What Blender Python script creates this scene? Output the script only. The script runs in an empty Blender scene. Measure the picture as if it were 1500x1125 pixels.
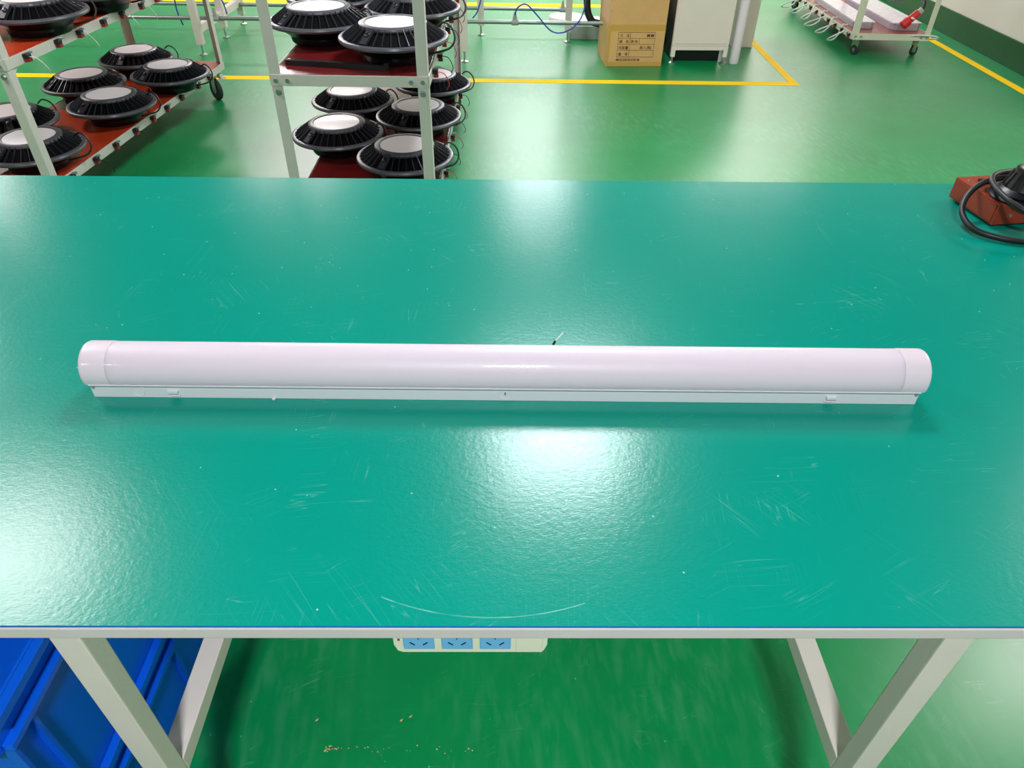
import bpy, bmesh, math, random
from mathutils import Vector, Matrix
random.seed(7)
R = math.radians
S = bpy.context.scene
COL = S.collection

# ------------------------------------------------------------------ camera
cam_d = bpy.data.cameras.new('camera'); cam = bpy.data.objects.new('camera', cam_d); COL.objects.link(cam)
cam_d.sensor_width = 36; cam_d.lens = 1040 / 1500 * 36; cam_d.clip_start = .02; cam_d.clip_end = 100
pit, rol = R(39), R(0.9)
fw = Vector((0, math.cos(pit), -math.sin(pit))); rt0 = Vector((1, 0, 0)); up0 = rt0.cross(fw)
rt = rt0 * math.cos(rol) + up0 * math.sin(rol); up = -rt0 * math.sin(rol) + up0 * math.cos(rol)
m = Matrix((rt, up, -fw)).transposed().to_4x4(); m.translation = (0, 0, 1.45)
cam.matrix_world = m
S.camera = cam

# ------------------------------------------------------------------ view, world, lights
S.view_settings.view_transform = 'Standard'; S.view_settings.look = 'None'
S.view_settings.exposure = -0.1; S.view_settings.gamma = 1; S.view_settings.use_curve_mapping = False
w = bpy.data.worlds.new('world'); S.world = w; w.use_nodes = True
w.node_tree.nodes['Background'].inputs[0].default_value = (.8, .9, 1, 1)
w.node_tree.nodes['Background'].inputs[1].default_value = .3

def room_or_fill_light(x, y, watt, sx=1.2, sy=.12, z=2.84, col=(1, .915, .945)):  # makes both the ceiling lights and the added fills
    l = bpy.data.lights.new('ceiling_or_fill', 'AREA'); l.shape = 'RECTANGLE'; l.size = sx; l.size_y = sy
    l.energy = watt; l.color = col
    o = bpy.data.objects.new('ceiling_or_fill_light', l); o.location = (x, y, z); COL.objects.link(o)
COOL, WARM = (.90, .95, 1.0), (1, .925, .93)
for x, y, e, sx, sy, c in [(.27, 2.95, 74, .7, .6, COOL), (.22, 6.6, 34, .6, .6, COOL), (.2, 11.2, 115, 1.2, 1.0, COOL), (.06, -1.0, 90, .3, .2, COOL),
                (-2.35, 2.0, 50, .75, .75, WARM), (-4.5, 4.3, 85, .6, .6, WARM), (-2.6, -1.8, 24, .5, .5, WARM), (3.0, -1.8, 26, .5, .5, WARM),  # second one is an unseen fill added for the left trolley lenses
                (-2.9, 8.9, 120, 1.2, 1.0, WARM), (.2, 8.6, 60, .8, .8, WARM), (3.05, 9.3, 95, 1.4, 1.2, WARM), (3.4, 2.5, 60, .5, .5, WARM), (-5.6, 7.2, 50, .5, .5, WARM), (3.0, 11.4, 70, 1.4, 1.0, WARM), (-2.9, 11.4, 80, 1.2, 1.0, WARM)]:  # includes fills added to lift the far floor and, front right, the cabinet
    room_or_fill_light(x, y, e, sx=sx, sy=sy, col=c)

# ------------------------------------------------------------------ materials
def lin(c):
    return tuple(((v / 255) / 12.92 if v / 255 <= .04045 else ((v / 255 + .055) / 1.055) ** 2.4) for v in c)
def mat(name, rgb, rough=.5, metal=0, bump=0, bscale=200, var=0, vscale=8, coat=0, spec=.5, srgb=True, trans=0, ior=1.5, coat_r=.08):
    m = bpy.data.materials.new(name); m.use_nodes = True
    nt = m.node_tree; b = nt.nodes['Principled BSDF']; c = lin(rgb) if srgb else rgb
    b.inputs['Base Color'].default_value = (*c, 1); b.inputs['Roughness'].default_value = rough
    b.inputs['Metallic'].default_value = metal; b.inputs['Specular IOR Level'].default_value = spec
    b.inputs['Coat Weight'].default_value = coat; b.inputs['Coat Roughness'].default_value = coat_r
    b.inputs['Transmission Weight'].default_value = trans; b.inputs['IOR'].default_value = ior
    tc = nt.nodes.new('ShaderNodeTexCoord')
    if var:
        n = nt.nodes.new('ShaderNodeTexNoise'); n.inputs['Scale'].default_value = vscale; n.inputs['Detail'].default_value = 5
        nt.links.new(tc.outputs['Object'], n.inputs['Vector'])
        r = nt.nodes.new('ShaderNodeMapRange'); r.inputs['From Min'].default_value = .3; r.inputs['From Max'].default_value = .7
        r.inputs['To Min'].default_value = 1 - var; r.inputs['To Max'].default_value = 1 + var
        nt.links.new(n.outputs['Fac'], r.inputs['Value'])
        mx = nt.nodes.new('ShaderNodeVectorMath'); mx.operation = 'SCALE'; mx.inputs[0].default_value = c
        nt.links.new(r.outputs['Result'], mx.inputs['Scale']); nt.links.new(mx.outputs['Vector'], b.inputs['Base Color'])
    if bump:
        n = nt.nodes.new('ShaderNodeTexNoise'); n.inputs['Scale'].default_value = bscale; n.inputs['Detail'].default_value = 3
        nt.links.new(tc.outputs['Object'], n.inputs['Vector'])
        bp = nt.nodes.new('ShaderNodeBump'); bp.inputs['Strength'].default_value = bump; bp.inputs['Distance'].default_value = .002
        nt.links.new(n.outputs['Fac'], bp.inputs['Height']); nt.links.new(bp.outputs['Normal'], b.inputs['Normal'])
    return m

class NG:
    """small node helper"""
    def __init__(s, m): s.nt = m.node_tree; s.b = s.nt.nodes['Principled BSDF']
    def n(s, t, **k):
        o = s.nt.nodes.new(t)
        for a, v in k.items(): setattr(o, a, v)
        return o
    def l(s, a, b): s.nt.links.new(a, b)
    def math(s, op, a, b=None, clamp=False):
        o = s.n('ShaderNodeMath', operation=op, use_clamp=clamp)
        for i, v in enumerate((a, b)):
            if v is None: continue
            if hasattr(v, 'is_linked'): s.l(v, o.inputs[i])
            else: o.inputs[i].default_value = v
        return o.outputs[0]
    def noise(s, vec, scale, detail=2, mapping=None, rough=.5):
        if mapping:
            mp = s.n('ShaderNodeMapping', vector_type='TEXTURE'); mp.inputs['Rotation'].default_value = (0, 0, mapping[0]); mp.inputs['Scale'].default_value = tuple(1 / q for q in mapping[1])
            s.l(vec, mp.inputs['Vector']); vec = mp.outputs[0]
        o = s.n('ShaderNodeTexNoise'); o.inputs['Scale'].default_value = scale; o.inputs['Detail'].default_value = detail
        o.inputs['Roughness'].default_value = rough
        s.l(vec, o.inputs['Vector']); return o.outputs['Fac']
    def ramp(s, v, a, b, t0=0, t1=1):
        o = s.n('ShaderNodeMapRange'); o.inputs['From Min'].default_value = a; o.inputs['From Max'].default_value = b
        o.inputs['To Min'].default_value = t0; o.inputs['To Max'].default_value = t1
        s.l(v, o.inputs['Value']); return o.outputs['Result']
    def mix(s, f, a, b):
        o = s.n('ShaderNodeMix', data_type='RGBA')
        for i, v in ((0, f), (6, a), (7, b)):
            if hasattr(v, 'is_linked'): s.l(v, o.inputs[i])
            else: o.inputs[i].default_value = v if i == 0 else (*v, 1)
        return o.outputs[2]

def worn_surface(name, base, light, dark, rough, bump, scr, specks, var=.12, arcs=(), spec=.5, bs=60, coat=0, coat_r=.05, dust=0):
    """coloured sheet with fine scratches, specks and orange peel"""
    m = mat(name, base, rough, srgb=False, spec=spec, coat=coat, coat_r=coat_r); g = NG(m)
    tc = g.n('ShaderNodeTexCoord'); P = tc.outputs['Object']
    v = g.ramp(g.noise(P, 2.2, 5), .3, .7, 1 - var, 1 + var)
    sc = g.n('ShaderNodeVectorMath', operation='SCALE'); sc.inputs[0].default_value = base; g.l(v, sc.inputs['Scale'])
    c = sc.outputs[0]
    if dust:
        d = g.math('MULTIPLY', g.ramp(g.noise(P, 1.3, 4), .42, .7), g.ramp(g.noise(P, 45, 4, (.1, (1, .25, 1))), .45, .75))
        c = g.mix(g.math('MULTIPLY', d, dust), c, light)
    mask = g.ramp(g.noise(P, 5, 2), .42, .62)
    for a, sx in ((.5, 1.5), (-.9, 1.2), (1.5, 1.0), (.1, 1.4)):
        n = g.noise(P, 26, 1.5, (a, (sx * .09, 3.2, 1)), .4)
        s_ = g.ramp(g.math('ABSOLUTE', g.math('SUBTRACT', n, .5)), 0, .006, 1, 0)
        k = g.ramp(g.noise(P, 9 + a * 3, 2), .56, .66)
        c = g.mix(g.math('MULTIPLY', g.math('MULTIPLY', s_, k), scr), c, light)
    vo = g.n('ShaderNodeTexVoronoi'); vo.inputs['Scale'].default_value = specks[0]; g.l(P, vo.inputs['Vector'])
    sp = g.ramp(vo.outputs['Distance'], specks[1] * .6, specks[1], 1, 0)
    rnd = g.ramp(g.n('ShaderNodeSeparateColor').outputs[0], 0, 1)
    sepc = g.n('ShaderNodeSeparateColor'); g.l(vo.outputs['Color'], sepc.inputs[0])
    sp = g.math('MULTIPLY', sp, g.ramp(sepc.outputs[0], .78, .82))
    c = g.mix(g.math('MULTIPLY', sp, .75), c, light)
    sep = g.n('ShaderNodeSeparateXYZ'); g.l(P, sep.inputs[0])
    for (ax, ay, ra, x0, x1, wd, col) in arcs:
        dx = g.math('SUBTRACT', sep.outputs[0], ax); dy = g.math('SUBTRACT', sep.outputs[1], ay)
        r_ = g.math('SQRT', g.math('ADD', g.math('MULTIPLY', dx, dx), g.math('MULTIPLY', dy, dy)))
        k = g.ramp(g.math('ABSOLUTE', g.math('SUBTRACT', r_, ra)), wd * .4, wd, 1, 0)
        k = g.math('MULTIPLY', k, g.math('GREATER_THAN', sep.outputs[0], x0)); k = g.math('MULTIPLY', k, g.math('LESS_THAN', sep.outputs[0], x1))
        k = g.math('MULTIPLY', k, g.math('LESS_THAN', sep.outputs[1], ay)); k = g.math('MULTIPLY', k, g.ramp(g.noise(P, 30, 2), .35, .6, .05, .38))
        c = g.mix(k, c, light if col else dark)
    g.l(c, g.b.inputs['Base Color'])
    
    bp = g.n('ShaderNodeBump'); bp.inputs['Strength'].default_value = bump; bp.inputs['Distance'].default_value = .002
    h = g.math('ADD', g.noise(P, bs, 3), g.math('MULTIPLY', g.noise(P, bs * 3.2, 2, (0, (.5, 1.6, 1))), .5))
    g.l(h, bp.inputs['Height']); g.l(bp.outputs[0], g.b.inputs['Normal'])
    if coat: g.l(bp.outputs[0], g.b.inputs['Coat Normal'])
    return m

M = {}
M['floor'] = worn_surface('green_epoxy_floor', (.0, .25, .068), (.25, .5, .36), (0, .04, .02), .32, .05, .25, (34, .07), .1, spec=.55, bs=26, dust=.28)
M['mat'] = worn_surface('green_bench_mat', (.0, .265, .195), (.42, .74, .68), (0, .10, .08), .21, .11, .13, (46, .07), .03, spec=.4, bs=150,
                        arcs=[(-.028, -.276, .302, -.15, .075, .0009, 1)])
M['mat_edge'] = mat('blue_mat_edge', (25, 95, 190), .5)
M['board_edge'] = mat('bench_edge_strip', (212, 200, 200), .35, var=.03)
M['leg'] = mat('bench_cream_paint', (224, 210, 202), .42, bump=.1, bscale=250, var=.03)
M['frame'] = mat('trolley_grey_paint', (210, 206, 196), .4, bump=.1, bscale=200, var=.03)
M['frame_cream'] = mat('trolley_cream_paint', (222, 218, 196), .42, var=.03)
M['shelf'] = mat('red_shelf_board', (188, 62, 30), .22, var=.12, vscale=5, coat=.3)
M['shelf_dark'] = mat('maroon_shelf_board', (98, 24, 26), .2, var=.1, vscale=5, coat=.3)
M['shelf_brown'] = mat('brown_shelf_board', (140, 62, 50), .3, var=.12)
M['black'] = mat('black_cast_housing', (9, 9, 12), .38, bump=.1, bscale=300)
M['slot'] = mat('dark_fin_recess', (3, 3, 5), .8, spec=.1)
M['fin'] = mat('grey_fin_edge', (62, 62, 68), .26, metal=.35)
M['bezel'] = mat('charcoal_bezel', (84, 84, 90), .32, metal=.2)
M['lens'] = mat('opal_lens', (238, 230, 230), .4, coat=.15)
M['rubber'] = mat('black_rubber', (22, 22, 24), .45)
M['tyre'] = mat('grey_tyre', (48, 50, 50), .7)
M['steel'] = mat('bright_steel', (196, 198, 196), .28, metal=.9)
M['pipe'] = mat('dull_pipe', (150, 155, 150), .35, metal=.7, var=.1)
M['white'] = mat('white_sheet_metal', (214, 214, 218), .33, spec=.5)
M['diffuser'] = mat('opal_diffuser', (220, 206, 216), .45, coat=.35, coat_r=.035, var=.0)
b = M['diffuser'].node_tree.nodes['Principled BSDF']
b.inputs['Subsurface Weight'].default_value = .6; b.inputs['Subsurface Radius'].default_value = (1, 1, 1); b.inputs['Subsurface Scale'].default_value = .02
M['cap'] = mat('white_end_cap', (222, 207, 215), .4, coat=.3)
M['wire_w'] = mat('white_wire', (232, 232, 230), .4)
M['wire_b'] = mat('blue_wire', (20, 70, 170), .4)
M['red'] = mat('red_plastic', (214, 40, 38), .35)
M['darkred'] = mat('red_terminal', (150, 22, 34), .35)
M['tape'] = mat('yellow_floor_tape', (255, 206, 0), .7, spec=.15, var=.05, vscale=3)
M['wall'] = mat('cream_wall_paint', (226, 218, 208), .6, bump=.05, bscale=80, var=.03, vscale=1)
M['skirt'] = mat('green_skirting_paint', (0, 78, 42), .4, var=.1)
M['ceil'] = mat('dark_ceiling', (92, 92, 96), .8)
M['cab'] = mat('cream_cabinet', (236, 222, 212), .4, var=.02)
M['card'] = mat('brown_cardboard', (214, 168, 108), .75, bump=.15, bscale=60, var=.06, vscale=9)
M['card_in'] = mat('cardboard_edge', (222, 176, 134), .8)
M['ptape'] = mat('packing_tape', (206, 158, 78), .25, coat=.2)
M['ink'] = mat('brown_print_ink', (58, 28, 18), .6)
M['crate'] = mat('blue_crate_plastic', (6, 92, 222), .28, bump=.06, bscale=90, spec=.6)
M['foam'] = mat('white_foam_wrap', (240, 228, 234), .5, bump=.6, bscale=40)
M['box_red'] = mat('red_brown_sheet_box', (146, 53, 28), .4, bump=.2, bscale=260, var=.08, vscale=20)
M['strip'] = mat('cream_plastic', (226, 222, 200), .4)
M['socket'] = mat('sky_blue_plastic', (110, 176, 226), .4)
M['hole'] = mat('socket_slot', (12, 24, 50), .6)
M['panel'] = mat('wrapped_white_panel', (228, 214, 226), .3, bump=1, bscale=38, var=.1, vscale=30, coat=.4)
M['panel_side'] = mat('panel_side_grey', (176, 168, 178), .4, bump=.6, bscale=60, var=.15, vscale=60)
M['machine'] = mat('black_machine_paint', (18, 20, 22), .45)
M['grey'] = mat('grey_painted_plinth', (168, 172, 168), .5, var=.05)

# ------------------------------------------------------------------ mesh helpers
class MB:
    def __init__(s): s.bm = bmesh.new(); s.mats = []
    def mi(s, m):
        if m is None: return 0
        if m not in s.mats: s.mats.append(m)
        return s.mats.index(m)
    def _set(s, faces, m, smooth=False):
        i = s.mi(m)
        for f in faces: f.material_index = i; f.smooth = smooth
    def box(s, c, size, rot=None, m=None, bev=0):
        r = bmesh.ops.create_cube(s.bm, size=1); vs = r['verts']
        bmesh.ops.scale(s.bm, vec=size, verts=vs)
        fs = set(f for v in vs for f in v.link_faces)
        if bev:
            es = list(set(e for v in vs for e in v.link_edges))
            q = bmesh.ops.bevel(s.bm, geom=es, offset=bev, segments=2, affect='EDGES', profile=.6)
            vs = set(q['verts']) | set(v for v in vs if v.is_valid); fs = set(f for v in vs for f in v.link_faces)
            vs = list(vs)
        if rot is not None: bmesh.ops.transform(s.bm, matrix=rot.to_4x4() if len(rot) == 3 else rot, verts=vs)
        bmesh.ops.translate(s.bm, vec=c, verts=vs)
        s._set(fs, m); return s
    def span(s, a, b, m=None, bev=0):
        return s.box([(p + q) / 2 for p, q in zip(a, b)], [abs(q - p) for p, q in zip(a, b)], None, m, bev)
    def tube(s, pts, r, seg=8, m=None, closed=False, smooth_path=True):
        pts = [Vector(p) for p in pts]
        if smooth_path and len(pts) > 2:
            out = []; n = len(pts); rng = n if closed else n - 1
            for i in range(rng):
                p0 = pts[(i - 1) % n] if closed or i > 0 else pts[0]; p1 = pts[i]; p2 = pts[(i + 1) % n]
                p3 = pts[(i + 2) % n] if closed or i + 2 < n else pts[-1]
                for k in range(6):
                    t = k / 6
                    out.append(.5 * ((2 * p1) + (-p0 + p2) * t + (2 * p0 - 5 * p1 + 4 * p2 - p3) * t * t + (-p0 + 3 * p1 - 3 * p2 + p3) * t ** 3))
            if not closed: out.append(pts[-1])
            pts = out
        rings = []; n = len(pts); prev = None
        for i, p in enumerate(pts):
            a = pts[(i - 1) % n] if closed or i > 0 else p; c = pts[(i + 1) % n] if closed or i < n - 1 else p
            d = (c - a).normalized()
            ref = prev if prev is not None else (Vector((0, 0, 1)) if abs(d.z) < .9 else Vector((1, 0, 0)))
            u = (ref - d * ref.dot(d))
            if u.length < 1e-6: u = Vector((1, 0, 0)) - d * d.x
            u.normalize(); prev = u; v = d.cross(u)
            rr = r[i * len(r) // n] if isinstance(r, (list, tuple)) else r
            rings.append([s.bm.verts.new(p + (u * math.cos(2 * math.pi * k / seg) + v * math.sin(2 * math.pi * k / seg)) * rr) for k in range(seg)])
        fs = []
        for i in range(n if closed else n - 1):
            A = rings[i]; B = rings[(i + 1) % n]
            for k in range(seg): fs.append(s.bm.faces.new((A[k], A[(k + 1) % seg], B[(k + 1) % seg], B[k])))
        caps = []
        if not closed: caps = [s.bm.faces.new(rings[0][::-1]), s.bm.faces.new(rings[-1])]
        s._set(fs, m, True); s._set(caps, m); return s
    def lathe(s, prof, seg=32, m=None, M4=None, smooth=True):
        """prof: list of (r, z) bottom centre outwards to top centre"""
        rings = []; allv = []
        for r, z in prof:
            if r < 1e-6: v = s.bm.verts.new((0, 0, z)); rings.append([v]); allv.append(v)
            else:
                q = [s.bm.verts.new((r * math.cos(2 * math.pi * k / seg), r * math.sin(2 * math.pi * k / seg), z)) for k in range(seg)]
                rings.append(q); allv += q
        fs = []
        for A, B in zip(rings, rings[1:]):
            for k in range(seg):
                k2 = (k + 1) % seg
                if len(A) == 1 and len(B) == 1: continue
                if len(A) == 1: fs.append(s.bm.faces.new((A[0], B[k2], B[k])))
                elif len(B) == 1: fs.append(s.bm.faces.new((A[k], A[k2], B[0])))
                else: fs.append(s.bm.faces.new((A[k], A[k2], B[k2], B[k])))
        if len(rings[0]) > 1: fs.append(s.bm.faces.new(rings[0][::-1]))
        if len(rings[-1]) > 1: fs.append(s.bm.faces.new(rings[-1]))
        if M4 is not None: bmesh.ops.transform(s.bm, matrix=M4, verts=allv)
        s._set(fs, m, smooth)
        return s
    def cyl(s, c, r, h, axis='z', seg=20, m=None, r2=None):
        M4 = Matrix.Translation(c)
        if axis == 'x': M4 = M4 @ Matrix.Rotation(R(90), 4, 'Y')
        if axis == 'y': M4 = M4 @ Matrix.Rotation(R(-90), 4, 'X')
        r2 = r if r2 is None else r2
        return s.lathe([(r, -h / 2), (r2, h / 2)], seg, m, M4, smooth=False)
    def prism(s, poly, h0, h1, M4=None, m=None):
        a = [s.bm.verts.new((x, y, h0)) for x, y in poly]; c = [s.bm.verts.new((x, y, h1)) for x, y in poly]
        n = len(poly); fs = [s.bm.faces.new(a[::-1]), s.bm.faces.new(c)]
        for k in range(n): fs.append(s.bm.faces.new((a[k], a[(k + 1) % n], c[(k + 1) % n], c[k])))
        if M4 is not None: bmesh.ops.transform(s.bm, matrix=M4, verts=a + c)
        s._set(fs, m); return s
    def build(s, name, m=None, parent=None, sharp=35):
        if m is not None and not s.mats: s.mats = [m]
        bmesh.ops.recalc_face_normals(s.bm, faces=s.bm.faces[:])
        for e in s.bm.edges:
            if len(e.link_faces) == 2 and e.calc_face_angle(0) > R(sharp): e.smooth = False
        me = bpy.data.meshes.new(name); s.bm.to_mesh(me); s.bm.free()
        for q in s.mats: me.materials.append(q)
        o = bpy.data.objects.new(name, me); COL.objects.link(o)
        if parent is not None: o.parent = parent
        return o

def tag(o, label=None, cat=None, group=None, kind=None):
    if label: o['label'] = label
    if cat: o['category'] = cat
    if group: o['group'] = group
    if kind: o['kind'] = kind
    return o
def empty(name, loc=(0, 0, 0), rz=0):
    o = bpy.data.objects.new(name, None); o.empty_display_size = .05; COL.objects.link(o)
    o.location = loc; o.rotation_euler = (0, 0, rz); return o
def kids(o): return [c for c in COL.objects if c.parent == o]
def copy_tree(o, parent=None):
    c = o.copy(); COL.objects.link(c)
    if parent is not None: c.parent = parent
    for ch in kids(o): copy_tree(ch, c)
    return c
def place(o, loc, rz, label): o.location = loc; o.rotation_euler = (0, 0, rz); o['label'] = label; return o

# ------------------------------------------------------------------ room
tag(MB().span((-8, -5, -.1), (3.72, 12.1, 0)).build('floor', M['floor']), kind='structure')
tag(MB().span((-8.1, -5.1, 3.2), (3.8, 12.2, 3.3)).build('ceiling', M['ceil']), kind='structure')
tag(MB().span((3.66, -5, 0), (3.78, 12.1, 3.2)).build('wall_right', M['wall']), kind='structure')
tag(MB().span((-8.1, -5, 0), (-8, 12.1, 3.2)).build('wall_left', M['wall']), kind='structure')
tag(MB().span((-8.1, 12.1, 0), (3.78, 12.2, 3.2)).build('wall_back', M['wall']), kind='structure')
tag(MB().span((-8.1, -5.1, 0), (3.78, -5, 3.2)).build('wall_front', M['wall']), kind='structure')
tag(MB().span((3.645, -5, 0.0), (3.66, 12.1, .18), bev=.003).build('baseboard_right', M['skirt']), kind='structure')

def ftape(a, b, label):
    tag(MB().span((*a, .0002), (*b, .0014)).build('floor_tape', M['tape']), label, 'floor tape')
t_ = MB(); t_.prism([(-7.9, 4.94), (1.94, 5.085), (1.94, 5.165), (-7.9, 5.03)], .0002, .0014)
tag(t_.build('floor_tape', M['tape']), 'long yellow floor tape running crosswise behind the two lamp trolleys', 'floor tape')
ftape((1.885, 5.167), (1.94, 12), 'yellow floor tape leading away beside the white cabinet')
ftape((3.41, -4.9), (3.475, 12), 'yellow floor tape running along the right wall under the white panel trolley')
ftape((-7.9, 7.46), (1.0, 7.6), 'farthest crosswise yellow floor tape, behind the steel pipes')

# ------------------------------------------------------------------ work bench
bench = empty('workbench', (0, 1.016, 0), R(.95))
tag(bench, 'large workbench topped with a green mat, white edge strip and cream tube legs', 'workbench')
HW, HD = 1.32, .59
MB().span((-HW, -HD, .7485), (HW, HD, .7665), bev=.0015).build('table_board', M['board_edge'], bench)
mt = MB(); mt.span((-HW, -HD + .0015, .7667), (HW, HD, .77), m=M['mat_edge'], bev=.0006)
mo = mt.build('table_mat', None, bench); mo.data.materials.append(M['mat'])
for p in mo.data.polygons:
    if p.normal.z > .9: p.material_index = 1
def legframe(sx, x_in, x_out, y0, y1):
    for yy in (y0, y1):
        MB().span((x_in, yy, 0.012), (x_out, yy + .03, .748), bev=.002).build('leg', M['leg'], bench)
        MB().cyl(((x_in + x_out) / 2, yy + .015, .006), .02, .012).build('leg_foot', M['rubber'], bench)
    MB().span((x_in, y0 + .03, .315), (x_out, y1, .35), bev=.002).build('side_rail', M['leg'], bench)
    MB().span((x_in, y0 + .03, .715), (x_out, y1, .748), bev=.002).build('top_rail', M['leg'], bench)
legframe(-1, -.523, -.488, -.575, .53)
legframe(1, .487, .522, -.575, .53)
MB().span((-.488, .535, .715), (.487, .56, .748), bev=.002).build('cross_rail', M['leg'], bench)
# the power strip hangs under the front edge
ps = empty('power_strip', (-.042, .455, .7085), R(.95))
tag(ps, 'cream power strip with sky blue sockets fixed under the bench front edge', 'power strip')
pw, ph = .171, .039
bd = MB()
poly = [(-pw / 2, ph), (-pw / 2, .015), (-pw / 2 + .0035, .003), (-pw / 2 + .009, 0), (pw / 2 - .009, 0), (pw / 2 - .0035, .003), (pw / 2, .015), (pw / 2, ph)]
bd.prism(poly, 0, .022, Matrix.Rotation(R(90), 4, 'X'))
bd.build('casing', M['strip'], ps)
for k in range(3):
    cx = -.0575 + k * .0425
    so = MB().box((cx, -.0224, .0225), (.0345, .0018, .030), bev=.0013, m=M['socket']).build('socket', M['socket'], ps)
    for sx in (-1, 1):
        for zz, an in ((.0195, sx * 45),):
            MB().box((cx + sx * .0072, -.0236, zz), (.0013, .0008, .007), Matrix.Rotation(R(an), 3, 'Y')).build('slot', M['hole'], so)
    MB().box((cx, -.0236, .0315), (.0012, .0008, .006)).build('slot', M['hole'], so)
MB().box((-.0795, -.0222, .0255), (.0025, .001, .0035)).build('indicator', M['darkred'], ps)
MB().box((.0655, -.0222, .0192), (.030, .0012, .0365), bev=.001).build('end_cover', M['strip'], ps)
MB().span((-.05, -.02, .0392), (.05, .06, .0395)).build('bracket', M['steel'], ps)

# ------------------------------------------------------------------ linear batten light on the bench
L = 1.212
bat = empty('batten_light', (-.008, .829, .7702), R(.57))
tag(bat, 'long white linear batten light with a rounded opal diffuser lying on the green bench', 'light fixture')
BW, BH, CR, CZ = .029, .0262, .035, .038
b_ = MB(); b_.span((-L / 2, -BW, 0), (L / 2, BW, BH), bev=.0008)
b_.span((-L / 2 + .002, -BW - .0058, BH - .0008), (L / 2 - .002, BW + .0058, BH + .0005), bev=.0003)
base = b_.build('base_channel', M['white'], bat)
def arc(rad, n=40):
    a0 = -math.asin((CZ - BH - .0006) / rad)
    return [(rad * math.cos(a0 + (math.pi - 2 * a0) * k / n), CZ + rad * math.sin(a0 + (math.pi - 2 * a0) * k / n)) for k in range(n + 1)]
Mx = Matrix(((0, 0, 1, 0), (1, 0, 0, 0), (0, 1, 0, 0), (0, 0, 0, 1)))   # (u,v,h) -> (h,u,v)
d = MB(); d.prism(arc(CR), -L / 2 + .02, L / 2 - .02, Mx)
for f in d.bm.faces: f.smooth = len(f.verts) == 4
d.build('diffuser', M['diffuser'], bat, sharp=50)
for sx in (-1, 1):
    c = MB(); A = [(0.014, 1.003), (.0165, 1.016), (.046, 1.018), (.049, 1.015), (.0515, .98), (.0525, .93)]
    rings = []
    for dx, k in A:
        rings.append([c.bm.verts.new((sx * (L / 2 - .0475 + dx), u * k, CZ + (v - CZ) * k)) for u, v in arc(CR * 1.0, 28)])
    for a, b2 in zip(rings, rings[1:]):
        for k in range(len(a)):
            f = c.bm.faces.new((a[k], a[(k + 1) % len(a)], b2[(k + 1) % len(a)], b2[k])); f.smooth = True
    c.bm.faces.new(rings[0]); c.bm.faces.new(rings[-1])
    cap = c.build('end_cap', M['cap'], bat, sharp=50)
    sc = MB().cyl((sx * (L / 2 - .0045), -BW - .0006, .019), .0026, .0012, 'y', 12).build('screw', M['steel'], bat)
yf = -BW
for kx, slot in ((-.538, 0), (-.002, 1)):
    kn = MB(); kn.tube([(kx + .0092 * math.cos(2 * math.pi * k / 24), yf - .0002, .0125 + .0092 * math.sin(2 * math.pi * k / 24)) for k in range(24)], .0006, 6, closed=True, smooth_path=False)
    kn = kn.build('knockout', M['white'], bat)
    if slot: MB().box((kx, yf - .0003, .0135), (.0014, .0008, .0048)).build('knockout_slot', M['hole'], kn)
for kx, s_ in ((-.487, 1), (.478, -1)):
    cl = MB(); cl.box((kx, yf - .002, .0125), (.0155, .0042, .0045), bev=.0006); cl.box((kx + s_ * .002, yf - .0012, .0055), (.0135, .0024, .0016), bev=.0003)
    cl.build('clip', M['white'], bat)
MB().lathe([(0, -.001), (.0022, -.001), (.0026, .001), (0, .0022)], 12, None, Matrix.Translation((-.342, -BW - .0028, .0015))).build('plastic_foot', M['cap'], bat)
wr = MB(); wr.tube([(.058, BW - .001, .006), (.062, BW + .02, .004), (.066, BW + .035, .016), (.075, BW + .043, .038)], .0019, 8)
wr = wr.build('supply_wire', M['rubber'], bat)
MB().tube([(.075, BW + .043, .0375), (.081, BW + .046, .043), (.087, BW + .048, .049)], .0008, 6).build('wire_end', M['wire_w'], bat)
wr = MB(); wr.tube([(.050, BW - .001, .006), (.054, BW + .02, .008), (.062, BW + .032, .026)], .0019, 8); wr.build('supply_wire', M['rubber'], bat)

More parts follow.
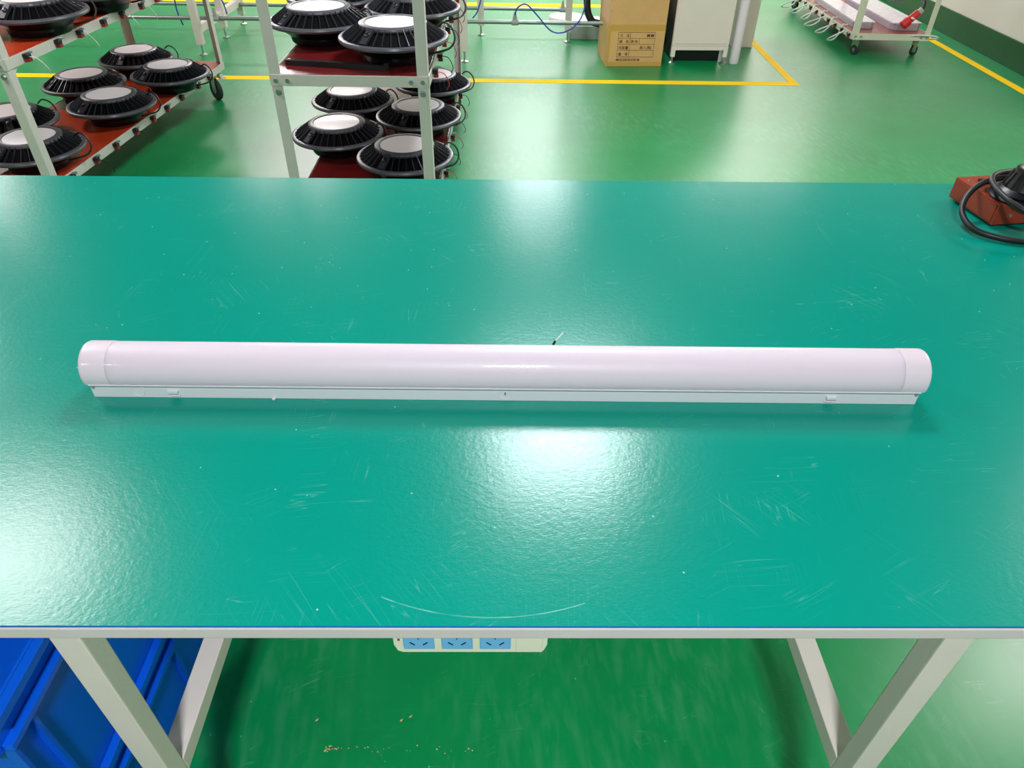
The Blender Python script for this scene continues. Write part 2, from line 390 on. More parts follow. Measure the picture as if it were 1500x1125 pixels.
# ------------------------------------------------------------------ high bay lights
def make_highbay():
    r = empty('high_bay_light')
    tag(r, 'lamp', 'lamp', 'round black high bay lamps on the trolleys')
    MB().lathe([(0, .001), (.118, .001), (.122, .006), (.126, .028), (.176, .062), (.19, .068), (.188, .072), (0, .072)], 48).build('housing', M['black'], r)
    MB().lathe([(.188, .066), (.205, .068), (.208, .075), (.205, .082), (.196, .0845), (.188, .083), (.186, .075)], 56, M['bezel']).build('rim', M['fin'], r)
    MB().lathe([(0, .07), (.187, .07), (.187, .073), (.128, .111), (.126, .118), (0, .118)], 48).build('skirt', M['slot'], r)
    f = MB(); N = 36
    for k in range(N):
        a = 2 * math.pi * (k + .5) / N
        mid = Vector((.1575, 0, .1025)); q = Matrix.Rotation(a, 4, 'Z') @ Matrix.Translation(mid) @ Matrix.Rotation(math.atan2(.041, .062), 4, 'Y')
        f.box((0, 0, .001), (.078, .0014, .007), q)
    tag(f.build('fin', M['fin'], r), kind='stuff')
    MB().lathe([(.126, .112), (.129, .12), (.127, .127), (.122, .1295), (.106, .1305), (.1035, .128), (.1, .12)], 48, M['bezel']).build('bezel', M['bezel'], r)
    MB().lathe([(0, .119), (.1025, .119), (.1025, .1275), (.06, .1285), (0, .129)], 48).build('lens', M['lens'], r)
    for a in (-118, 62):
        q = Matrix.Rotation(R(a), 4, 'Z') @ Matrix.Translation((.1575, 0, .1045)) @ Matrix.Rotation(math.atan2(.041, .062), 4, 'Y')
        p = MB(); p.box((0, 0, 0), (.07, .026, .012), q, bev=.001); p = p.build('mount_plate', M['fin'], r)
        c = MB(); c.lathe([(0.010, -.001), (.0105, .003), (.008, .0045), (0, .0045)], 16, None, q @ Matrix.Translation((-.006, 0, .0065))); c.build('plug', M['black'], p)
    cb = MB(); cb.tube([(.165, .03, .108), (.19, .028, .122), (.218, .02, .105), (.229, .008, .07), (.212, -.006, .042), (.17, -.02, .03), (.135, -.03, .026)], .0036, 8)
    cb.build('cable', M['rubber'], r)
    return r
HB = make_highbay()
n_hb = [0]
def hb(x, y, z, rz, label):
    o = HB if n_hb[0] == 0 else copy_tree(HB); n_hb[0] += 1
    place(o, (x, y, z), R(rz), label)

# ------------------------------------------------------------------ trolleys
def caster(parent, x, y, ztop, r, rz=0, brake=False, fork=None):
    M4 = Matrix.Translation((x, y, 0)) @ Matrix.Rotation(R(rz), 4, 'Z')
    c = empty('caster'); bpy.data.objects.remove(c)
    f = MB()
    f.box((0, 0, ztop - .003), (.07, .06, .006), M4)
    f.lathe([(.022, ztop - .022), (.026, ztop - .006)], 16, None, M4)
    for s in (-1, 1):
        f.box((0, s * .017, (ztop - .02 + r) / 2 + .004), (.045, .003, ztop - .02 - r + .02), M4)
    f.cyl((0, 0, 0), .006, .044, 'y', 10) if False else None
    f = f.build('caster_fork', M['steel'] if fork is None else fork, parent)
    Mw = M4 @ Matrix.Translation((.008, 0, r)) @ Matrix.Rotation(R(90), 4, 'X')
    t = MB(); t.lathe([(r * .55, -.013), (r * .93, -.013), (r, -.006), (r, .006), (r * .93, .013), (r * .55, .013)], 28, None, Mw); t.build('tyre', M['tyre'], f)
    h = MB(); h.lathe([(0, -.015), (r * .2, -.015), (r * .55, -.011), (r * .55, .011), (r * .2, .015), (0, .015)], 20, None, Mw); h.build('hub', M['pipe'], f)
    if brake:
        k = MB(); k.box((.052, 0, ztop - .035), (.06, .034, .008), M4 @ Matrix.Rotation(0, 4, 'Y')); k.box((.045, 0.0, ztop - .022), (.05, .02, .01), M4)
        k.build('brake_pedal', M['wire_w'], f)

ZS2 = (.17, .662)
def trolley(name, loc, rz, W, Ln, zs, lip, ptop, label, fm, sm, wheel, bolts=True, post=.04):
    """origin at the near left floor corner, x to W, y to Ln; zs = underside of each tray"""
    t = empty(name, loc, rz); tag(t, label, 'trolley')
    T = .003
    for sx in (0, 1):
        for sy in (0, 1):
            x0 = 0 if sx == 0 else W; y0 = 0 if sy == 0 else Ln; dx = post if sx == 0 else -post; dy = post if sy == 0 else -post
            p = MB()                                                            # angle iron
            p.span((min(x0, x0 + dx), min(y0, y0 + (T if sy == 0 else -T)), zs[0]), (max(x0, x0 + dx), max(y0, y0 + (T if sy == 0 else -T)), ptop), bev=.0008)
            p.span((min(x0, x0 + (T if sx == 0 else -T)), min(y0 + (T if sy == 0 else -T), y0 + dy), zs[0]), (max(x0, x0 + (T if sx == 0 else -T)), max(y0 + (T if sy == 0 else -T), y0 + dy), ptop), bev=.0008)
            p = p.build('post', fm, t)
            if bolts and sy == 0:
                for z in zs:
                    for bx, bz in ((.02, lip / 2), (.062, lip / 2), (.022, -.022)):
                        if z == zs[0] and bz < 0: continue
                        q = MB(); q.cyl((bx if sx == 0 else W - bx, -.006, z + bz), .0085, .006, 'y', 6); q.cyl((bx if sx == 0 else W - bx, -.0022, z + bz), .011, .0016, 'y', 14)
                        q.build('bolt', M['steel'], t)
            caster(t, (.06 if sx == 0 else W - .06), (.06 if sy == 0 else Ln - .06), zs[0], wheel, rz=(-60 if sx == 0 else 35 if sy == 0 else -40), brake=(sx == 1 and sy == 1))
    for z in zs:
        for y0 in (0, Ln):
            s = 1 if y0 == 0 else -1
            MB().span((.003, min(y0 - .0035 * s, y0 - .0005 * s), z), (W - .003, max(y0 - .0035 * s, y0 - .0005 * s), z + lip), bev=.0008).build('end_rail', fm, t)
        for x0 in (0, W):
            s = 1 if x0 == 0 else -1
            MB().span((min(x0 - .0035 * s, x0 - .0005 * s), .003, z), (max(x0 - .0035 * s, x0 - .0005 * s), Ln - .003, z + lip), bev=.0008).build('side_rail', fm, t)
        MB().span((.0045, .0045, z + lip - .02), (W - .0045, Ln - .0045, z + lip), bev=.001).build('shelf', sm, t)
        for yy in (.3, .7):
            MB().span((.005, Ln * yy, z + lip - .045), (W - .005, Ln * yy + .03, z + lip - .0205)).build('shelf_bearer', fm, t)
        if bolts:
            for sx in (0, 1):                                                    # gusset plates at the near posts
                g = MB(); x = W if sx else 0; s = -1 if sx else 1
                g.prism([(0, 0), (.07, 0), (0, -.05)], 0, .003, Matrix.Translation((x + s * .0035, .003, z)) @ Matrix(((0, 0, s, 0), (1, 0, 0, 0), (0, 1, 0, 0), (0, 0, 0, 1))))
                if z != zs[0]: g.build('gusset', fm, t)
                else: g.bm.free()
    return t

def terminal(t, x, y, z, s=1, wire=None, big=1):
    """spring test clip on the tray lip; s = outward direction in x"""
    c = MB(); c.box((x + s * .012, y, z + .002), (.02, .026, .016), Matrix.Rotation(R(8 * s), 3, 'Y'), m=M['black'], bev=.001)
    c.box((x + s * .014, y, z - .012), (.018, .024, .012), m=M['darkred'], bev=.001)
    c = c.build('test_clip', None, t)
    if wire:
        MB().tube([(x + s * .02, y, z), (x + s * .045, y + .01, z - .01), (x + s * .06, y + .03, z - .05), (x + s * .05, y + .045, z - .075)], .0016, 6).build('clip_wire', wire, c)
    MB().box((x + s * .02, y + .012, z + .014), (.02, .006, .008), Matrix.Rotation(R(30), 3, 'Z'), bev=.001).build('clip_lever', M['steel'], c)

ZS = (.17, .655); LIP = .039
lt = trolley('trolley', (-2.495, 2.85, 0), R(-3.3), .565, 1.85, ZS, LIP, 1.22, 'cream angle-iron trolley with bright red-orange shelves at the left', M['frame'], M['shelf'], .062)
ct = trolley('trolley', (-.886, 2.665, 0), R(.5), .568, 1.85, ZS2, LIP, 1.22, 'grey-cream angle-iron trolley with maroon shelves in the centre background', M['frame'], M['shelf_dark'], .062)
random.seed(3)
for i in range(9):
    terminal(lt, .5665, .12 + i * .185 + random.uniform(-.02, .02), ZS[0] + .022, 1, M['rubber'] if i in (0, 1, 3) else None)
for i in range(9):
    terminal(lt, .5665, .13 + i * .185 + random.uniform(-.02, .02), ZS[1] + .022, 1, M['wire_w'] if i in (0, 2, 4, 5) else None)
for i in range(7):
    terminal(ct, .5705, .15 + i * .22, ZS[0] + .022, 1, M['red'] if i % 2 else M['rubber'])
    terminal(ct, .5705, .12 + i * .22, ZS2[1] + .022, 1, M['red'] if i % 2 == 0 else M['rubber'])

zt0, zt1, zt2 = ZS[0] + LIP, ZS[1] + LIP, ZS2[1] + LIP
for x, y, rz, lb in [
    (-2.085, 3.01, 10, 'black high bay lamp nearest on the lower red shelf, behind the cream post'),
    (-2.365, 3.33, 60, 'black high bay lamp cut by the left picture edge on the lower red shelf'),
    (-2.01, 3.60, 5, 'black high bay lamp in the middle of the lower red shelf beside the clips'),
    (-2.305, 3.93, -10, 'black high bay lamp on the lower red shelf, second from its back on the left'),
    (-1.92, 4.12, 0, 'black high bay lamp on the lower red shelf nearest the caster'),
    (-2.235, 4.42, 25, 'farthest black high bay lamp on the lower red shelf')]:
    hb(x, y, zt0 + .0005, rz, lb)
for x, y, rz, lb in [(-2.01, 3.25, 20, 'large black high bay lamp cut by the top picture edge on the upper red shelf'),
                     (-1.96, 3.69, 20, 'dark high bay lamp behind the first one on the upper red shelf')]:
    hb(x, y, zt1 + .0005, rz, lb)
for x, y, rz, lb in [
    (-.474, 2.985, 4, 'black high bay lamp at the front right of the lower maroon shelf'),
    (-.815, 3.245, -8, 'black high bay lamp at the front left of the lower maroon shelf'),
    (-.474, 3.50, 10, 'second black high bay lamp along the right side of the lower maroon shelf'),
    (-.835, 3.725, 0, 'black high bay lamp on the lower maroon shelf, its lens cut by the beam'),
    (-.455, 4.02, 14, 'third black high bay lamp along the right side of the lower maroon shelf')]:
    hb(x, y, zt0 + .0005, rz, lb)
for x, y, rz, lb in [
    (-.466, 2.90, 0, 'black high bay lamp at the front right of the upper maroon shelf'),
    (-.80, 3.155, -12, 'black high bay lamp at the front left of the upper maroon shelf'),
    (-.455, 3.405, 8, 'black high bay lamp behind the right post at the top of the picture'),
    (-.84, 3.60, 0, 'black high bay lamp cut by the top edge, back left of the maroon shelf')]:
    hb(x, y, zt2 + .0005, rz, lb)
# loose mounting brackets on the centre trolley
def bracket(loc, rz, label):
    b = MB(); pts = [(-.15, 0), (-.12, .006), (-.05, .002), (.15, .004)]
    b.prism([(-.16, -.010), (-.10, -.012), (-.06, -.009), (.235, -.011), (.235, .011), (-.06, .013), (-.10, .011), (-.16, .012)], 0.0003, .018)
    b.span((.22, -.011, .0182), (.235, .011, .026), bev=.001)
    o = b.build('bracket_bar', M['rubber'], None); o.location = loc; o.rotation_euler = (0, 0, rz)
    q = MB(); q.cyl((-.145, 0, .0198), .004, .003); q.build('bolt', M['steel'], o)
    tag(o, label, 'bracket')
bracket((-.70, 2.77, zt2 + .0005), R(-9), 'black flat mounting bracket lying at the front of the upper maroon shelf')
bracket((-.69, 2.82, zt0 + .0005), R(-10), 'black flat mounting bracket lying at the front of the lower maroon shelf')

# white panel trolley on the right
rtl = trolley('trolley', (2.545, 5.875, 0), R(-1), .575, 1.75, (.118,), .045, .95, 'low cream trolley with wrapped white panels at the upper right', M['frame_cream'], M['shelf_brown'], .036)
for i in range(9):
    terminal(rtl, -.0015, .06 + i * .16, .14, -1)
for i in range(6):
    y = .14 + i * .24; k = 1 + .15 * (i % 3)
    lo = MB(); lo.tube([(-.02, y, .15), (-.06 * k, y - .04, .142), (-.115 * k, y - .04, .115), (-.125 * k, y + .02, .078), (-.07 * k, y + .06, .068), (-.03, y + .075, .10), (-.02, y + .085, .14), (-.006, y + .09, .171), (.012, y + .095, .1715), (.03, y + .10, .1712)], .0058, 8)
    lo.build('cable_loop', M['wire_w'], rtl)
lo = MB(); lo.tube([(.44, -.012, .152), (.46, -.014, .160), (.60, -.014, .155), (.66, .03, .13), (.66, .10, .11), (.60, .14, .10)], .006, 8); lo.build('cable_loop', M['wire_w'], rtl)
def wrapped(loc, rz, a, b, h, label):
    o = empty('light_panel', loc, rz); tag(o, label, 'panel')
    q = MB(); q.prism([(-a / 2 + .04, -b / 2), (a / 2 - .04, -b / 2), (a / 2, -b / 2 + .05), (a / 2, b / 2), (-a / 2, b / 2), (-a / 2, -b / 2 + .05)], .0, h - .008); q.build('panel_frame', M['panel_side'], o)
    q = MB(); q.box((0, 0, h - .0035), (a - .012, b - .03, .0085), bev=.002); q.build('bubble_wrap', M['panel'], o)
wrapped((2.69, 6.52, .164), R(-1), .165, 1.0, .045, 'left wrapped white panel on the low cream trolley, nearer the cable loops')
wrapped((2.98, 6.46, .164), R(1), .235, .96, .05, 'right wrapped white panel on the low cream trolley, under the red plug')
# red industrial connector
pc = empty('industrial_plug', (2.985, 5.94, .235), 0); tag(pc, 'red industrial plug lying on the wrapped panel by the right trolley post', 'plug')
a = Vector((-.06, .0, -.03)); c_ = Vector((.055, .005, .085)); dv = (c_ - a); ln = dv.length
q = Matrix.Translation(a) @ dv.to_track_quat('Z', 'Y').to_matrix().to_4x4()
MB().lathe([(.0, 0), (.03, 0), (.034, .004), (.034, .05), (.028, .055), (.027, ln * .8), (0, ln * .8)], 24, None, q).build('plug_body', M['red'], pc)
MB().lathe([(0, ln * .8), (.023, ln * .8), (.021, ln * .98), (0, ln)], 20, None, q).build('cable_gland', M['grey'], pc)
MB().box((-.012, -.03, .028), (.02, .02, .012), Matrix.Rotation(R(20), 3, 'Y')).build('key_tab', M['wire_w'], pc)
MB().tube([c_, c_ + Vector((.01, .02, .04)), c_ + Vector((.01, .12, .06)), c_ + Vector((.01, .3, .02)), c_ + Vector((0, .5, -.04))], .011, 10).build('cable', M['rubber'], pc)

# ------------------------------------------------------------------ rear bench line: frames, feet and pipes
line = empty('bench_line', (0, 0, 0)); tag(line, 'far row of cream bench frames on levelling feet joined by two steel pipes', 'bench frame')
def rpost(x, y, ztop=1.0, wx=.05, wy=.05, z0=.075):
    p = MB().span((x - wx / 2, y - wy / 2, z0), (x + wx / 2, y + wy / 2, ztop), bev=.002).build('post', M['leg'], line)
    f = MB(); f.lathe([(0, .0005), (.028, .0005), (.028, .006), (.008, .014), (.007, z0)], 18, None, Matrix.Translation((x, y, 0))); f.build('levelling_foot', M['steel'], p)
for x, y in [(-2.33, 5.62), (-2.33, 6.14), (-2.33, 6.6), (-.385, 5.55), (-.30, 6.35), (.40, 6.17), (-1.85, 6.95), (-3.9, 5.62), (-3.9, 6.14)]:
    rpost(x, y)
MB().span((-2.352, 5.646, .15), (-2.308, 6.114, .2)).build('side_rail', M['leg'], line)
MB().span((-2.352, 6.166, .15), (-2.308, 6.574, .2)).build('side_rail', M['leg'], line)
MB().tube([(-4.1, 5.675, .235), (.62, 5.675, .245)], .014, 12, smooth_path=False).build('steel_pipe', M['pipe'], line)
MB().tube([(-4.1, 6.52, .165), (.39, 6.52, .165)], .014, 12, smooth_path=False).build('steel_pipe', M['pipe'], line)
for x, y, z in ((-.02, 5.675, .245), (.37, 6.52, .165), (-2.2, 5.675, .24)):
    MB().cyl((x, y, z), .022, .05, 'x', 12).build('pipe_fitting', M['grey'], line)
    MB().lathe([(.018, 0), (.008, .04), (.006, .05)], 10, None, Matrix.Translation((x, y, z + .018))).build('hose_nipple', M['grey'], line)
def hose(pts, r, label, m=M['wire_b']):
    tag(MB().tube(pts, r, 8).build('air_hose', m), label, 'hose')
hose([(-.02, 5.64, .30), (0, 5.63, .35), (.06, 5.63, .37), (.14, 5.63, .30), (.24, 5.64, .20), (.33, 5.63, .19), (.42, 5.63, .24), (.48, 5.72, .32), (.5, 5.75, .5)], .005, 'thin blue air hose looping down beside the cardboard box')
hose([(-2.42, 5.72, .55), (-2.46, 5.68, .40), (-2.48, 5.70, .28), (-2.47, 5.72, .18)], .005, 'thin blue air hose hanging left of the far bench post')
hose([(-2.12, 5.70, .262), (-2.13, 5.68, .36), (-2.2, 5.70, .42), (-2.27, 5.72, .38), (-2.275, 5.72, .24)], .005, 'thin blue air hose arching over the far steel pipe')
hose([(-.28, 6.0, .6), (-.27, 5.96, .4), (-.3, 5.93, .27), (-.34, 5.9, .22)], .005, 'thin blue air hose hanging by the far post right of the maroon trolley')

# ------------------------------------------------------------------ cardboard box
bx = empty('cardboard_box', (.835, 5.70, 0), R(3.5)); tag(bx, 'open brown cardboard box with a printed size table on its front', 'box')
W2, D2, Hb = .205, .2, .275
T = .004
MB().span((-W2, -D2, .001), (W2, D2, .005)).build('bottom', M['card'], bx)
MB().span((-W2, -D2, .0052), (W2, -D2 + T, Hb)).build('front_side', M['card'], bx)
MB().span((-W2, D2 - T, .0052), (W2, D2, Hb)).build('back_side', M['card'], bx)
for s in (-1, 1): MB().span((min(s * W2, s * (W2 - T)), -D2 + T + .0002, .0052), (max(s * W2, s * (W2 - T)), D2 - T - .0002, Hb)).build('end_side', M['card'], bx)
f = MB(); f.prism([(-W2, 0), (W2, 0), (W2 + .006, .33), (-W2 + .004, .33)], 0, T, Matrix.Translation((0, -D2 + T, Hb + .001)) @ Matrix.Rotation(R(88), 4, 'X')); f.build('flap', M['card'], bx)
f = MB(); f.prism([(-D2 + .02, 0), (D2 - .01, 0), (D2 - .01, .30), (-D2 + .10, .30), (-D2 - .005, .10)], 0, T, Matrix.Translation((-W2 + .0005, 0, Hb + .001)) @ Matrix.Rotation(R(90), 4, 'Z') @ Matrix.Rotation(R(94), 4, 'X')); f.build('flap', M['card_in'], bx)
f = MB(); f.prism([(-W2, 0), (W2, 0), (W2, .2), (-W2, .2)], 0, T, Matrix.Translation((0, D2, Hb + .001)) @ Matrix.Rotation(R(70), 4, 'X')); f.build('flap', M['card'], bx)
MB().span((-W2 - .0003, -D2 - .0008, Hb - .038), (W2 + .0003, -D2 - .0001, Hb - .001)).build('packing_tape', M['ptape'], bx)
MB().span((-W2 - .0003, -D2 - .0008, .004), (W2 + .0003, -D2 - .0001, .03)).build('packing_tape', M['ptape'], bx)
MB().span((-W2 - .0005, -D2 - .0007, .03), (-W2 + .02, -D2 - .0001, Hb - .038)).build('packing_tape', M['ptape'], bx)
pr = MB(); yy = -D2 - .0014
def ln_(x0, z0, x1, z1, t=.0016):
    if z0 == z1: pr.span((x0 - t / 2, yy, z0 - t / 2), (x1 + t / 2, yy + .0005, z0 + t / 2))
    else: pr.span((x0 - t / 2, yy, z0), (x0 + t / 2, yy + .0005, z1))
gx0, gx1, gxm = -.128, .135, -.043
zr = [.228, .189, .149, .109, .064]
for z in zr: ln_(gx0, z, gx1, z)
ln_(gx0, zr[4], gx0, zr[0]); ln_(gx1, zr[4], gx1, zr[0]); ln_(gxm, zr[4], gxm, zr[0]); ln_(.025, zr[2], .025, zr[1])
pr.build('printed_table', M['ink'], bx)
def text(body, x, z, size, parent, m, y, shear=0, bold=0, sx=1, name='printed_text', rot=None, align='LEFT', ext=.0002):
    cu = bpy.data.curves.new('t', 'FONT'); cu.body = body; cu.size = size; cu.extrude = ext; cu.shear = shear; cu.offset = bold; cu.align_x = align; cu.resolution_u = 3
    to = bpy.data.objects.new('t', cu); COL.objects.link(to)
    dg = bpy.context.evaluated_depsgraph_get(); me = bpy.data.meshes.new_from_object(to.evaluated_get(dg))
    bpy.data.objects.remove(to); me.name = name; me.materials.clear(); me.materials.append(m)
    me.transform(Matrix.Translation((x, y, z)) @ Matrix.Rotation(R(90), 4, 'X') @ Matrix.Diagonal((sx, 1, 1, 1)))
    o = bpy.data.objects.new(name, me); COL.objects.link(o); o.parent = parent; return o
ty = -D2 - .0012
text('寸', -.119, .198, .024, bx, M['ink'], ty); text('法', -.073, .198, .024, bx, M['ink'], ty)
text('M', .074, .197, .030, bx, M['ink'], ty, shear=.2, bold=.0004, sx=1.0); text('M', .102, .197, .030, bx, M['ink'], ty, shear=.2, bold=.0004, sx=1.0)
text('颜', -.119, .158, .024, bx, M['ink'], ty); text('色', -.073, .158, .024, bx, M['ink'], ty)
text('茶', -.037, .158, .024, bx, M['ink'], ty); text('色', -.008, .158, .024, bx, M['ink'], ty)
text('内容量', -.122, .117, .024, bx, M['ink'], ty); text('枚入(箱)', .032, .118, .024, bx, M['ink'], ty)
text('番', -.119, .074, .024, bx, M['ink'], ty); text('号', -.073, .074, .024, bx, M['ink'], ty)
text('MEAS:50X45X38CM', -.132, .037, .0225, bx, M['ink'], ty, bold=.00015, sx=.9)

# ------------------------------------------------------------------ cabinet and neighbours
cb = empty('cabinet', (1.325, 5.80, 0), R(2)); tag(cb, 'cream sheet metal cabinet on levelling feet right of the cardboard box', 'cabinet')
cw = .207
MB().span((-cw, -.22, .125), (cw, -.19, 1.0), bev=.003).build('front_frame', M['cab'], cb)
MB().span((-cw + .012, -.1895, .125), (cw - .012, .22, .98), bev=.003).build('body', M['machine'], cb)
MB().span((-cw, -.22, .096), (cw, -.19, .1245), bev=.001).build('plinth_rail', M['cab'], cb)
MB().span((-cw + .022, -.2235, .14), (cw - .022, -.2202, .97), bev=.001).build('door', M['cab'], cb)
MB().span((-cw + .03, -.12, .002), (cw - .03, .20, .1245), bev=.002).build('dark_void_block', M['machine'], cb)  # black block added to stand for the dark void under the cabinet
for sx in (-1, 1):
    for sy in (-1, 1):
        MB().span((-cw if sx < 0 else cw - .03, sy * .204 - .016, .05), (-cw + .03 if sx < 0 else cw, sy * .204 + .016, .0955)).build('leg', M['cab'] if sy < 0 else M['machine'], cb)
        f = MB(); f.lathe([(0, .0005), (.03, .0005), (.03, .006), (.022, .013), (.009, .02), (.008, .0495)], 20, None, Matrix.Translation((sx * (cw - .015), sy * .204, 0))); f.build('levelling_foot', M['steel'], cb)
rl = MB(); rl.lathe([(0, .001), (.04, .001), (.045, .01), (.043, .2), (.046, .45), (.043, .7), (.044, .98), (.04, .99), (0, .99)], 24, None); rl = rl.build('foam_roll', M['foam'])
rl.location = (1.607, 5.62, 0); rl.scale = (.78, .78, 1); tag(rl, 'upright white foam-wrapped roll standing against the cream cabinet', 'roll')
MB2 = MB(); MB2.span((1.70, 6.08, .001), (1.862, 6.5, 1.1), bev=.004); o = MB2.build('locker', M['cab']); tag(o, 'tall cream metal box unit behind the foam-wrapped roll', 'cabinet')
MB().span((1.715, 6.0765, .08), (1.847, 6.0798, 1.05), bev=.001).build('door', M['cab'], o)
mc = empty('machine', (1.0, 6.35, 0)); tag(mc, 'black machine frame standing behind the cardboard box and cream cabinet', 'machine')
MB().span((-.28, -.2, .02), (-.24, .2, 1.0)).build('post', M['machine'], mc)
MB().span((-.02, -.18, .03), (.4, .2, .95), bev=.01).build('body', M['machine'], mc)
MB().span((-.24, -.2, .13), (-.02, .2, .17)).build('base_rail', M['machine'], mc)
pl = MB(); pl.lathe([(0, .0), (.16, .0), (.165, .008), (.16, .03), (0, .03)], 28, None, Matrix.Translation((.44, 6.95, .0005))); pl = pl.build('pedestal', M['foam']); tag(pl, 'pale round machine base plate on the floor behind the black hose', 'base plate')
pl = MB().span((.42, 6.25, .001), (.70, 6.60, .10), bev=.004).build('plinth', M['grey']); tag(pl, 'low grey plinth on the floor left of the cardboard box', 'plinth')
MB().span((.44, 6.27, .1002), (.68, 6.58, .108), bev=.002).build('top_plate', M['foam'], pl)
hs = MB(); hs.tube([(.52, 5.98, .62), (.515, 5.96, .42), (.525, 5.94, .28), (.56, 5.93, .21), (.60, 5.94, .19), (.66, 5.96, .18)], .026, 16)
tag(hs.build('black_hose', M['machine']), 'thick black flexible hose curving down behind the cardboard box', 'hose')

# ------------------------------------------------------------------ blue crates under the bench
def crate(z, label):
    c = empty('crate', (-.845, .70, z), R(1)); tag(c, label, 'crate', 'blue crates stacked under the bench')
    a, b, h, t = .215, .31, .295, .004
    MB().span((-a, -b, .001), (a, b, .006)).build('bottom', M['crate'], c)
    for s in (-1, 1):
        w_ = MB(); w_.span((min(s * a, s * (a - t)), -b, .0062), (max(s * a, s * (a - t)), b, h)); w_ = w_.build('side_wall', M['crate'], c)
        r_ = MB(); x0, x1 = s * (a + .0001), s * (a + .014)
        for z0, z1 in ((h - .016, h), (h - .062, h - .050)):
            r_.span((min(x0, x1), -b, z0), (max(x0, x1), b, z1), bev=.0015)
        for y in (-b + .003, -.265, .005, b - .003):
            r_.span((min(x0, s * (a + .011)), y - .003, .008), (max(x0, s * (a + .011)), y + .003, h - .063))
        r_.build('rib', M['crate'], w_)
        w_ = MB(); w_.span((-a + t + .0002, min(s * b, s * (b - t)), .0062), (a - t - .0002, max(s * b, s * (b - t)), h)); w_ = w_.build('end_wall', M['crate'], c)
        r_ = MB(); y0, y1 = s * (b + .0001), s * (b + .014)
        for z0, z1 in ((h - .016, h), (h - .062, h - .050)):
            r_.span((-a, min(y0, y1), z0), (a, max(y0, y1), z1), bev=.0015)
        for x in (-.15, 0, .15): r_.span((x - .003, min(y0, y1), .008), (x + .003, max(y0, y1), h - .063))
        r_.build('rib', M['crate'], w_)
crate(0, 'bottom blue plastic crate of the stack under the bench at lower left')
crate(.297, 'top blue plastic crate of the stack under the bench at lower left')

# ------------------------------------------------------------------ red-brown power box with black plug on the bench
pb = empty('power_box', (1.128, 1.485, .7702), R(9)); tag(pb, 'red-brown metal power box with black sockets at the right end of the bench', 'power box')
pw2, pd2 = .13, .073
MB().span((-pw2, -pd2, .006), (pw2, pd2, .052), bev=.0015).build('casing', M['box_red'], pb)
for sx in (-1, 1):
    for sy in (-1, 1): MB().cyl((sx * (pw2 - .018), sy * (pd2 - .018), .003), .009, .0058, seg=14).build('rubber_foot', M['rubber'], pb)
MB().box((-pw2 - .0008, 0, .029), (.0015, .132, .038), bev=.0005).build('end_plate', M['box_red'], pb)
MB().box((-.082, .038, .0545), (.032, .018, .005), Matrix.Rotation(R(-10), 3, 'Z'), bev=.001).build('rocker_switch', M['black'], pb)
MB().box((-.01, .056, .058), (.045, .022, .012), bev=.002).build('terminal_block', M['black'], pb)
MB().box((-.026, .056, .0665), (.016, .012, .005), bev=.001).build('red_switch', M['red'], pb)
for sx, sy in ((-.11, -.055), (-.115, .05), (.06, -.06), (-.02, .04)):
    MB().lathe([(0, .0518), (.0035, .0518), (.003, .0535), (0, .054)], 12, None, Matrix.Translation((sx, sy, 0))).build('screw', M['steel'], pb)
MB().cyl((-.095, -pd2 - .0008, .026), .0035, .0016, 'y', 12).build('screw', M['steel'], pb)
MB().lathe([(0, .052), (.062, .052), (.064, .056), (.058, .061), (0, .061)], 36, M['black'], Matrix.Translation((-.062, -.043, .0002))).build('socket_ring', M['black'], pb)
pg = empty('round_plug', (1.073, 1.4327, .7702 + .0614), 0); tag(pg, 'black fluted cone plug standing upright on the red-brown power box', 'plug')
q = MB(); q.lathe([(0, 0), (.052, 0), (.054, .005), (.046, .012), (.043, .014), (.031, .046), (.030, .052), (.025, .053), (.019, .048), (0, .046)], 32)
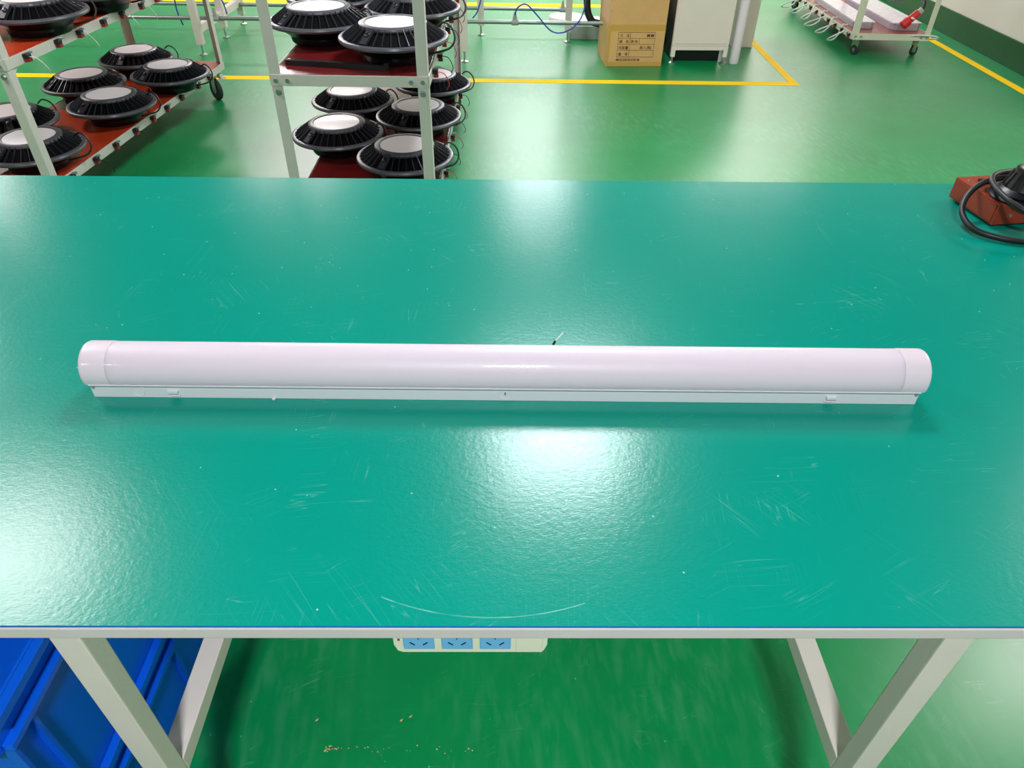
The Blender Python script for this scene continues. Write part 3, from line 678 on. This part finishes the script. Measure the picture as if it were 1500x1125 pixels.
for k in range(16):
    an = 2 * math.pi * k / 16
    q.tube([(.0425 * math.cos(an), .0425 * math.sin(an), .015), (.0315 * math.cos(an), .0315 * math.sin(an), .045)], .0022, 6, smooth_path=False)
q.build('plug_body', M['black'], pg)
zz = .7702
cbm = MB(); cbm.tube([(1.26, 1.62, zz + .067), (1.13, 1.517, zz + .067), (1.05, 1.497, zz + .065), (1.0, 1.468, zz + .063), (.968, 1.445, zz + .045), (.95, 1.41, zz + .025), (.955, 1.365, zz + .012), (.987, 1.335, zz + .0085), (1.04, 1.318, zz + .0075), (1.14, 1.315, zz + .0075), (1.24, 1.34, zz + .0075)], .0062, 12)
tag(cbm.build('power_cable', M['rubber']), 'thick black cable looping off the red-brown power box onto the mat', 'cable')
cbm = MB(); cbm.tube([(1.12, 1.515, zz + .08), (1.05, 1.495, zz + .08), (1.018, 1.465, zz + .08), (1.003, 1.425, zz + .08), (.997, 1.385, zz + .079), (1.003, 1.35, zz + .075), (1.03, 1.32, zz + .065), (1.12, 1.29, zz + .04)], .0055, 12)
tag(cbm.build('power_cable', M['rubber']), 'black cable curled around the foot of the fluted cone plug', 'cable')

# ------------------------------------------------------------------ crumbs on the floor in front of the bench
random.seed(11); db = MB()
for k in range(34):
    t = random.random() ** 1.6; x = -.355 + .285 * t + random.uniform(-.004, .004); y = .634 + random.gauss(0, .003) + .002 * math.sin(9 * t); r_ = random.uniform(.0006, .0015) * (1.5 if k < 5 else 1)
    an = random.uniform(0, 3.1); db.prism([(x + r_ * math.cos(an) * 1.8, y + r_ * math.sin(an)), (x - r_ * math.sin(an), y + r_ * math.cos(an)), (x - r_ * math.cos(an) * 1.5, y - r_ * math.sin(an)), (x + r_ * math.sin(an), y - r_ * math.cos(an))], .0002, .0012)
for x, y in ((-.20, .698), (-.218, .69), (-.39, .688), (-.36, .628)):
    db.prism([(x, y), (x + .004, y + .001), (x + .006, y + .006), (x + .001, y + .003)], .0002, .0014)
tag(db.build('crumbs', M['card_in']), 'line of small beige crumbs on the green floor under the bench', 'debris', kind='stuff')
